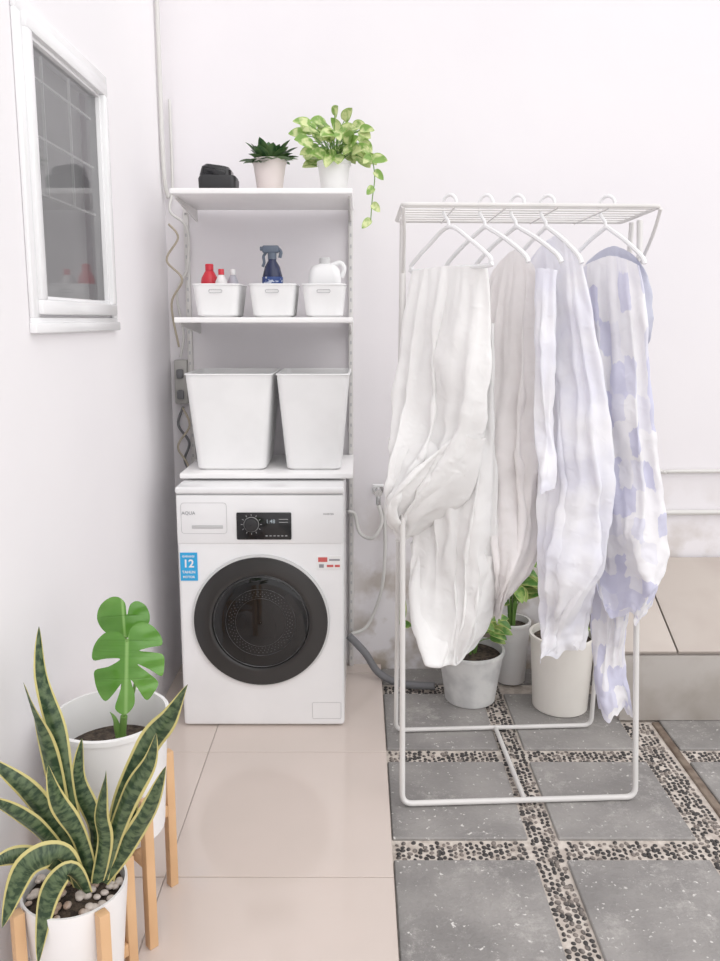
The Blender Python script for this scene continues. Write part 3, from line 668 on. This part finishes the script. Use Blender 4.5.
# ---------------------------------------------------------------- cloth relaxation (position based)
def relax(W_,Lw,ln,seed,nx=36,nz=78,kf=5,pleat=.012,bottom=None,tucks=18,steps=130,flare=0.0,hemv=.05,side=.010,wind=.10,crum=.006):
    rs=np.random.RandomState(seed); m=2*nx; a=W_/nx; b=ln/nz
    j=np.arange(m); fr=j<nx; u=np.where(fr,(j+.5)/nx*2-1,1-(j-nx+.5)/nx*2)
    ph=rs.uniform(0,6.28,12); ys_=np.where(fr,-1.0,1.0)
    uw=u+.30*np.sin(2.3*u+ph[1])+.10*np.sin(6.1*u+ph[6])
    pl=np.where(fr,np.abs(np.sin(kf*uw*1.5+ph[0])),np.abs(np.sin(kf*uw*1.5+ph[2])))*(.35+.65*(.5+.5*np.sin(4.3*u+ph[7])))
    env=np.sqrt(np.clip(1-u*u,0,1))**.5
    P=np.zeros((nz+1,m,3)); 
    for i in range(nz+1):
        t=i/nz
        P[i,:,0]=u*Lw/2*(1+flare*t); P[i,:,1]=ys_*(side+pleat*(.35+.65*min(1,t*3))*pl*1.3)*env+ys_*.002
        P[i,:,2]=-i*b*.98
    P[0,:,2]-= .012*u*u
    P+=rs.normal(0,.002,P.shape)
    colb=1+hemv*np.sin(2*u+ph[3])*np.where(fr,1,.6)+hemv*.6*np.sin(5*u+ph[4])+hemv*.35*np.sin(11*u+ph[8])
    idx=np.arange((nz+1)*m).reshape(nz+1,m); P=P.reshape(-1,3); cons=[]
    def addc(ia,ib,r,k): cons.append((ia.ravel(),ib.ravel(),np.broadcast_to(r,ia.shape).ravel().copy(),k))
    for s in (0,1):
        c=np.arange(s,m,2); addc(idx[:,c],idx[:,(c+1)%m],a,1.0)
        r_=np.arange(s,nz,2); addc(idx[r_],idx[r_+1],(b*colb)[None,:]*np.ones((len(r_),1)),1.0)
        dg=math.hypot(a,b)
        addc(idx[r_],np.roll(idx[r_+1],-1,axis=1),dg,.35); addc(idx[r_],np.roll(idx[r_+1],1,axis=1),dg,.35)
    for s in range(4):
        ca=np.arange(s,m,4); addc(idx[:,ca],idx[:,(ca+2)%m],2*a,.08)
        r_=np.arange(s,nz-1,4); addc(idx[r_],idx[r_+2],2*b,.08)
    pin=np.zeros(len(P),bool); pin[idx[0]]=True; tgt=P.copy()
    if bottom:
        zb_,wb,yb_=bottom; th=np.arange(m)/m*2*np.pi
        pin[idx[nz]]=True; tgt[idx[nz],0]=u*wb/2; tgt[idx[nz],1]=ys_*.02*env+yb_; tgt[idx[nz],2]=zb_+.03*np.sin(3*th+ph[5])+.02*np.sin(7*th+ph[9])
    tk=[]
    for _ in range(tucks):
        i=rs.randint(4,nz-4); c=rs.randint(0,m); d=rs.randint(3,9); e_=rs.randint(-7,8)
        tk.append((idx[i,c],idx[min(nz,max(1,i+e_)),(c+d)%m],math.hypot(a*d,b*e_)*.6))
    ta=np.array([q[0] for q in tk]);tb=np.array([q[1] for q in tk]);tr_=np.array([q[2] for q in tk])
    w=np.where(pin,0.,1.); V=np.zeros_like(P); dt=1/50.; start=P.copy()
    front=np.tile(fr,nz+1)
    for st in range(steps):
        V[:,2]-=9.8*dt*(w>0); V*=.965
        if st<70: V[:,:2]+=rs.normal(0,.03,(len(P),2))
        V[:,1]+=wind*np.sin(P[:,2]*9+P[:,0]*13+ph[10])*w; V[:,0]+=wind*.6*np.sin(P[:,2]*11-P[:,0]*17+ph[11])*w
        Q_=P+V*dt*w[:,None]
        f=min(1,st/60.); Q_[pin]=start[pin]*(1-f)+tgt[pin]*f
        for it in range(8):
            for ia,ib,r,k in cons:
                d=Q_[ib]-Q_[ia]; L_=np.sqrt((d*d).sum(1))+1e-9; wa=w[ia];wb_=w[ib]; ws=wa+wb_; ws[ws==0]=1
                g=(k*(L_-r)/L_/ws)[:,None]*d
                Q_[ia]+=wa[:,None]*g; Q_[ib]-=wb_[:,None]*g
            d=Q_[tb]-Q_[ta]; L_=np.sqrt((d*d).sum(1))+1e-9
            g=(.3*np.maximum(0,L_-tr_)/L_/2)[:,None]*d; np.add.at(Q_,ta,w[ta][:,None]*g); np.add.at(Q_,tb,-w[tb][:,None]*g)
            yv=Q_[:,1]
            yv[front]=np.minimum(yv[front],-.002); yv[~front]=np.maximum(yv[~front],.002)
        V=(Q_-P)/dt; sp_=np.sqrt((V*V).sum(1)); big=sp_>3; V[big]*=(3/sp_[big])[:,None]; P=Q_
    G=P.reshape(nz+1,m,3)
    for _ in range(2):
        S_=(np.roll(G,1,1)+np.roll(G,-1,1))*.25; S_[1:-1]+=(G[2:]+G[:-2])*.25; S_[0]+=G[0]*.5; S_[-1]+=G[-1]*.5
        G=G*.5+S_*.5
    du=np.roll(G,-1,1)-np.roll(G,1,1); dv=np.gradient(G,axis=0); nn=np.cross(du,dv); nn/=np.linalg.norm(nn,axis=2)[:,:,None]+1e-9
    for i in range(nz+1):
        s_=min(1,i/8)
        for c in range(m):
            uu=c*a; vv=i*b
            q=Vector((uu*11+vv*6+seed,vv*10-uu*5,seed*1.7))
            r1=1-abs(noise.noise(q))*2.2; r2=1-abs(noise.noise(q*2.3+Vector((5,3,1))))*2.2
            G[i,c]+=nn[i,c]*crum*s_*(r1*1.0+r2*.5-.6)
    uvs=[(jj/m,ii/nz) for ii in range(nz+1) for jj in range(m)]
    faces=[[int(idx[i,c]),int(idx[i,(c+1)%m]),int(idx[i+1,(c+1)%m]),int(idx[i+1,c])] for i in range(nz) for c in range(m)]
    return G,faces,uvs
def place(G,outl,Yc,ang,free=True,drop=0.0,hem=.035,seed=1):
    """hang the relaxed cloth on its hanger line and fit the garment's own width along its length"""
    nr,m,_=G.shape; T=np.linspace(0,1,nr)[:,None]
    zt_=atY(360,outl[0][0],Yc).z; zb_=atY(360,outl[-1][0],Yc).z
    z=G[:,:,2].copy()
    if free:
        zl=z[-1]; zm=zl.mean(); cc=np.arange(m)/m*2*np.pi
        z+= (zm-zl)[None,:]*.85*T**1.5 + hem*(T**4)*(np.sin(3*cc+seed)+.6*np.sin(7*cc+seed*2)+.4*np.sin(13*cc+seed*3))[None,:]*.5
        zlo=zm
    else: zlo=np.percentile(z,1)
    z=(z-z.max())/(zlo-z.max()); zw=zt_+(zb_-zt_)*z
    X=G[:,:,0]*math.cos(ang)+G[:,:,1]*math.sin(ang); Y=-G[:,:,0]*math.sin(ang)+G[:,:,1]*math.cos(ang)+Yc
    mn=np.percentile(X,2,axis=1); mxx=np.percentile(X,98,axis=1)
    ker=np.ones(9)/9
    mn=np.convolve(np.pad(mn,4,'edge'),ker,'valid'); mxx=np.convolve(np.pad(mxx,4,'edge'),ker,'valid')
    zs=[];ls=[];rs=[]
    for (py,l,r) in outl:
        A=atY(l,py,Yc);B=atY(r,py,Yc); zs.append((zt_-A.z)/(zt_-zb_)); ls.append(A.x); rs.append(B.x)
    fx=np.linspace(0,1,101); lf=np.interp(fx,zs,ls); rf=np.interp(fx,zs,rs)
    k5=np.ones(7)/7
    lf=np.convolve(np.pad(lf,3,'edge'),k5,'valid'); rf=np.convolve(np.pad(rf,3,'edge'),k5,'valid')
    l=np.interp(z,fx,lf); r=np.interp(z,fx,rf)
    q=(X-mn[:,None])/((mxx-mn)[:,None]+1e-6)
    q=np.clip(q,-.04,1.04); Xn=l+(r-l)*q
    zw=zw-drop*np.abs(q*2-1)**1.4*(1-T)**4
    return [Vector((float(x),float(y),float(zz))) for x,y,zz in zip(Xn.ravel(),Y.ravel(),zw.ravel())]
def cloth(name,label,parts,cat='clothing'):
    o0=parts[0][1]; c=atY((o0[0][1]+o0[0][2])/2,o0[-1][0],parts[0][2]); E=empty(name,c); tag(E,label,cat)
    for pn,outl,Yc,ang,kw,mm in parts:
        dr=kw.pop('drop',0.0); hm=kw.pop('hem',.035)
        G,fs,uvs=relax(**kw); vs=place(G,outl,Yc,math.radians(ang),free=not kw.get('bottom'),drop=dr,hem=hm,seed=kw['seed'])
        mb=MB(); mb.add(vs,fs,uvs=uvs); o=mb.obj(pn,mm,E,sharp=None)
        sd=o.modifiers.new('smooth','SUBSURF'); sd.levels=1; sd.render_levels=1
ANG=math.radians(56)
hanger(448,ANG,bar=True); hanger(484,ANG); hanger(515,ANG); hanger(545,ANG,w=.13); hanger(605,math.radians(50),w=.125)
Yc=2.31
cloth('hanging_sheet','crumpled white cotton bedding gathered on a hanger',[
 ('outer_layer',[(266,416,480),(300,408,485),(350,400,486),(420,392,482),(480,387,474),(515,387,468),(535,392,458),(546,400,448)],Yc-.04,45,dict(W_=.40,Lw=.29,ln=.98,seed=3,kf=1.6,pleat=.020,bottom=(-.66,.18,.0),tucks=60,wind=.22,crum=.007),m_c1),
 ('inner_layer',[(320,440,490),(400,432,492),(480,425,494),(540,414,496),(590,410,496),(625,412,490),(640,418,482),(650,426,472)],Yc+.05,40,dict(W_=.34,Lw=.24,ln=1.15,seed=8,kf=1.8,pleat=.018,bottom=(-.88,.20,0),tucks=55,wind=.22,crum=.007),m_c1)])
cloth('hanging_blouse','thin blush-white cotton garment draped over a hanger',[
 ('garment_body',[(250,500,526),(268,490,536),(330,484,536),(420,482,538),(490,487,545),(535,489,544),(565,492,532),(595,494,518),(622,495,510)],Yc+.04,48,dict(W_=.31,Lw=.25,ln=1.1,seed=12,kf=2.0,pleat=.016,tucks=50,hemv=.04,crum=.006,wind=.16,drop=.05),m_c2)])
cloth('hanging_shirt','pale lavender and white cotton shirt on a hanger',[
 ('shirt_body',[(236,532,574),(262,530,580),(320,535,588),(400,539,600),(470,539,605),(500,537,603),(580,537,594),(625,537,592),(650,538,590)],Yc-.03,46,dict(W_=.32,Lw=.26,ln=1.2,seed=21,kf=1.8,pleat=.018,tucks=55,hemv=.02,crum=.0065,wind=.16,drop=.08),m_c3),
 ('sleeve',[(268,536,556),(340,535,556),(430,535,555),(488,536,554)],Yc-.10,40,dict(W_=.10,Lw=.06,ln=.62,seed=25,nx=16,nz=54,kf=2,pleat=.01,tucks=20,crum=.004,wind=.14,hem=.015),m_c3)])
cloth('hanging_robe','white cotton dress with soft lavender patches on a hanger',[
 ('dress_panel',[(256,586,628),(280,583,634),(330,585,637),(400,587,640),(480,591,649),(540,593,653),(585,594,653),(602,598,652)],Yc+.01,46,dict(W_=.34,Lw=.27,ln=1.1,seed=33,kf=2.0,pleat=.018,tucks=55,hemv=.04,crum=.0065,wind=.16,drop=.03,hem=.06),m_c4),
 ('dress_lining',[(330,592,624),(450,590,626),(560,590,628),(640,589,623),(696,590,620)],Yc+.06,46,dict(W_=.22,Lw=.17,ln=1.2,seed=37,nx=26,kf=2,pleat=.014,tucks=36,hemv=.03,crum=.006,wind=.14,hem=.05),m_c4)])
cloth('hanging_shirt','grey-blue cotton shirt with sloping shoulders behind the patterned dress',[
 ('shirt_body',[(246,594,628),(260,590,638),(278,592,644),(330,600,647),(368,606,645)],Yc+.08,40,dict(W_=.26,Lw=.24,ln=.45,seed=41,nx=26,nz=44,kf=2,pleat=.014,tucks=30,crum=.005,wind=.12,drop=.04,hem=.015),m_c5)])
# ---------------------------------------------------------------- pipes, cables
def cab(name,label,cat,pts,r,m,n=7):
    mb=MB(); mb.tube(smooth(pts,n),r,10); o=mb.obj(name,m,sharp=None); tag(o,label,cat); return o
yy=YW-.016
cab('wall_pipe','thin white water pipe running along the wall','pipe',[(.3,yy,.815),(1.1,yy,.817),(1.2,yy,.808),(1.35,yy,.812),(2.6,yy,.812)],.008,m_cable)
cab('wall_pipe','thin white water pipe running along the wall','pipe',[(.3,yy,.62),(1.05,yy,.636),(1.3,yy,.645),(2.6,yy,.65)],.010,m_cable)
cab('electrical_conduit','thin white cable conduit running down the wall corner','cable',[(XW+.012,3.06,3.28),(XW+.012,3.06,2.3),(XW+.012,3.07,1.95),(XW+.02,3.09,1.85)],.008,m_cable)
cab('power_cable','white cable hanging in the wall corner','cable',[(XW+.035,3.10,2.2),(XW+.035,3.10,1.9),(XW+.03,3.07,1.8),(XW+.09,3.07,1.74),(XW+.085,3.08,1.6),(XW+.04,3.09,1.5),(XW+.06,3.09,1.35),(XW+.045,3.09,1.26)],.005,m_cable)
cab('power_cable','yellowed cable looped in the wall corner','cable',[(XW+.03,3.04,1.75),(XW+.065,3.03,1.70),(XW+.02,3.03,1.62),(XW+.075,3.03,1.55),(XW+.03,3.04,1.46),(XW+.05,3.05,1.3)],.004,m_cabley)
cab('power_cable','dark grey cable hanging beside the shelf','cable',[(XW+.05,3.09,1.07),(XW+.03,3.08,1.0),(XW+.07,3.08,.93),(XW+.05,3.08,.86),(XW+.08,3.08,.80)],.005,m_hose)
cab('power_cable','yellowed cable hanging beside the shelf','cable',[(XW+.055,3.05,1.07),(XW+.08,3.05,1.0),(XW+.035,3.04,.92),(XW+.075,3.03,.84),(XW+.07,3.03,.7)],.004,m_cabley)
E=empty('power_outlet',(XW+.045,YW,1.08)); tag(E,'grey wall socket box with plug in the corner','power outlet')
mb=MB(); mb.box(XW+.02,XW+.07,YW-.04,YW,1.08,1.25,.006); mb.obj('outlet_box',mat('outlet_grey',(.45,.44,.42),.5),E)
for z in (1.10,1.18): mb=MB(); mb.box(XW+.032,XW+.058,YW-.06,YW-.04,z,z+.035,.006); mb.obj('plug',m_hose,E)
E=empty('water_tap',(.07,YW,.70)); tag(E,'small metal water tap on the wall beside washer','water tap')
mb=MB(); MY=Matrix.Translation((.072,YW,.735))@Matrix.Rotation(math.radians(90),4,'X')
mb.lathe([(.022,0),(.022,.006),(.011,.008),(.011,.06),(.014,.062),(.014,.075),(.001,.075)],n=24,M=MY); mb.tube(smooth([(.072,YW-.055,.735),(.072,YW-.07,.715),(.072,YW-.07,.69)],4),.009,10); mb.obj('tap_body',m_chrome,E)
mb=MB(); mb.box(.05,.094,YW-.052,YW-.038,.755,.765,.003); mb.tube([(.072,YW-.045,.735),(.072,YW-.045,.76)],.005,8); mb.obj('tap_handle',m_whitep,E)
cab('inlet_hose','white flexible hose from tap to washer','hose',[(.072,YW-.07,.688),(.085,YW-.08,.62),(.05,YW-.09,.56),(.0,YW-.05,.57),(-.02,YW-.035,.64),(-.046,YW-.06,.66)],.007,m_cable)
cab('drain_tube','white pipe curving down the wall beside washer','hose',[(.095,YW-.02,.66),(.10,YW-.02,.5),(.09,YW-.03,.35),(.06,YW-.03,.24),(.02,YW-.04,.17),(-.035,YW-.05,.15)],.007,m_cable)
cab('drain_hose','grey corrugated drain hose curving down to the floor','hose',[(-.045,3.03,.16),(.02,3.0,.10),(.07,2.98,.03),(.14,2.95,.0),(.22,2.93,-.003),(.29,2.925,-.003)],.015,m_hose)
# ---------------------------------------------------------------- light, world, camera
w=bpy.data.worlds.new('world'); sc.world=w; w.use_nodes=True
bg=w.node_tree.nodes['Background']; bg.inputs[0].default_value=(1,.985,.99,1); bg.inputs[1].default_value=1.22
sd=bpy.data.lights.new('sun','SUN'); sd.energy=1.05; sd.angle=math.radians(70); sd.color=(1,.985,.97)
so=bpy.data.objects.new('sun',sd); sc.collection.objects.link(so); so.rotation_euler=(math.radians(36),math.radians(40),0); so.location=(2,-1,4)
cd=bpy.data.cameras.new('camera'); co=bpy.data.objects.new('camera',cd); sc.collection.objects.link(co)
co.location=(0,0,H); co.rotation_euler=(math.radians(90)-TH,0,0); cd.sensor_width=36; cd.sensor_fit='AUTO'; cd.lens=F/961*36; cd.shift_y=-33.5/961; cd.clip_start=.05
sc.camera=co
sc.view_settings.view_transform='Standard'
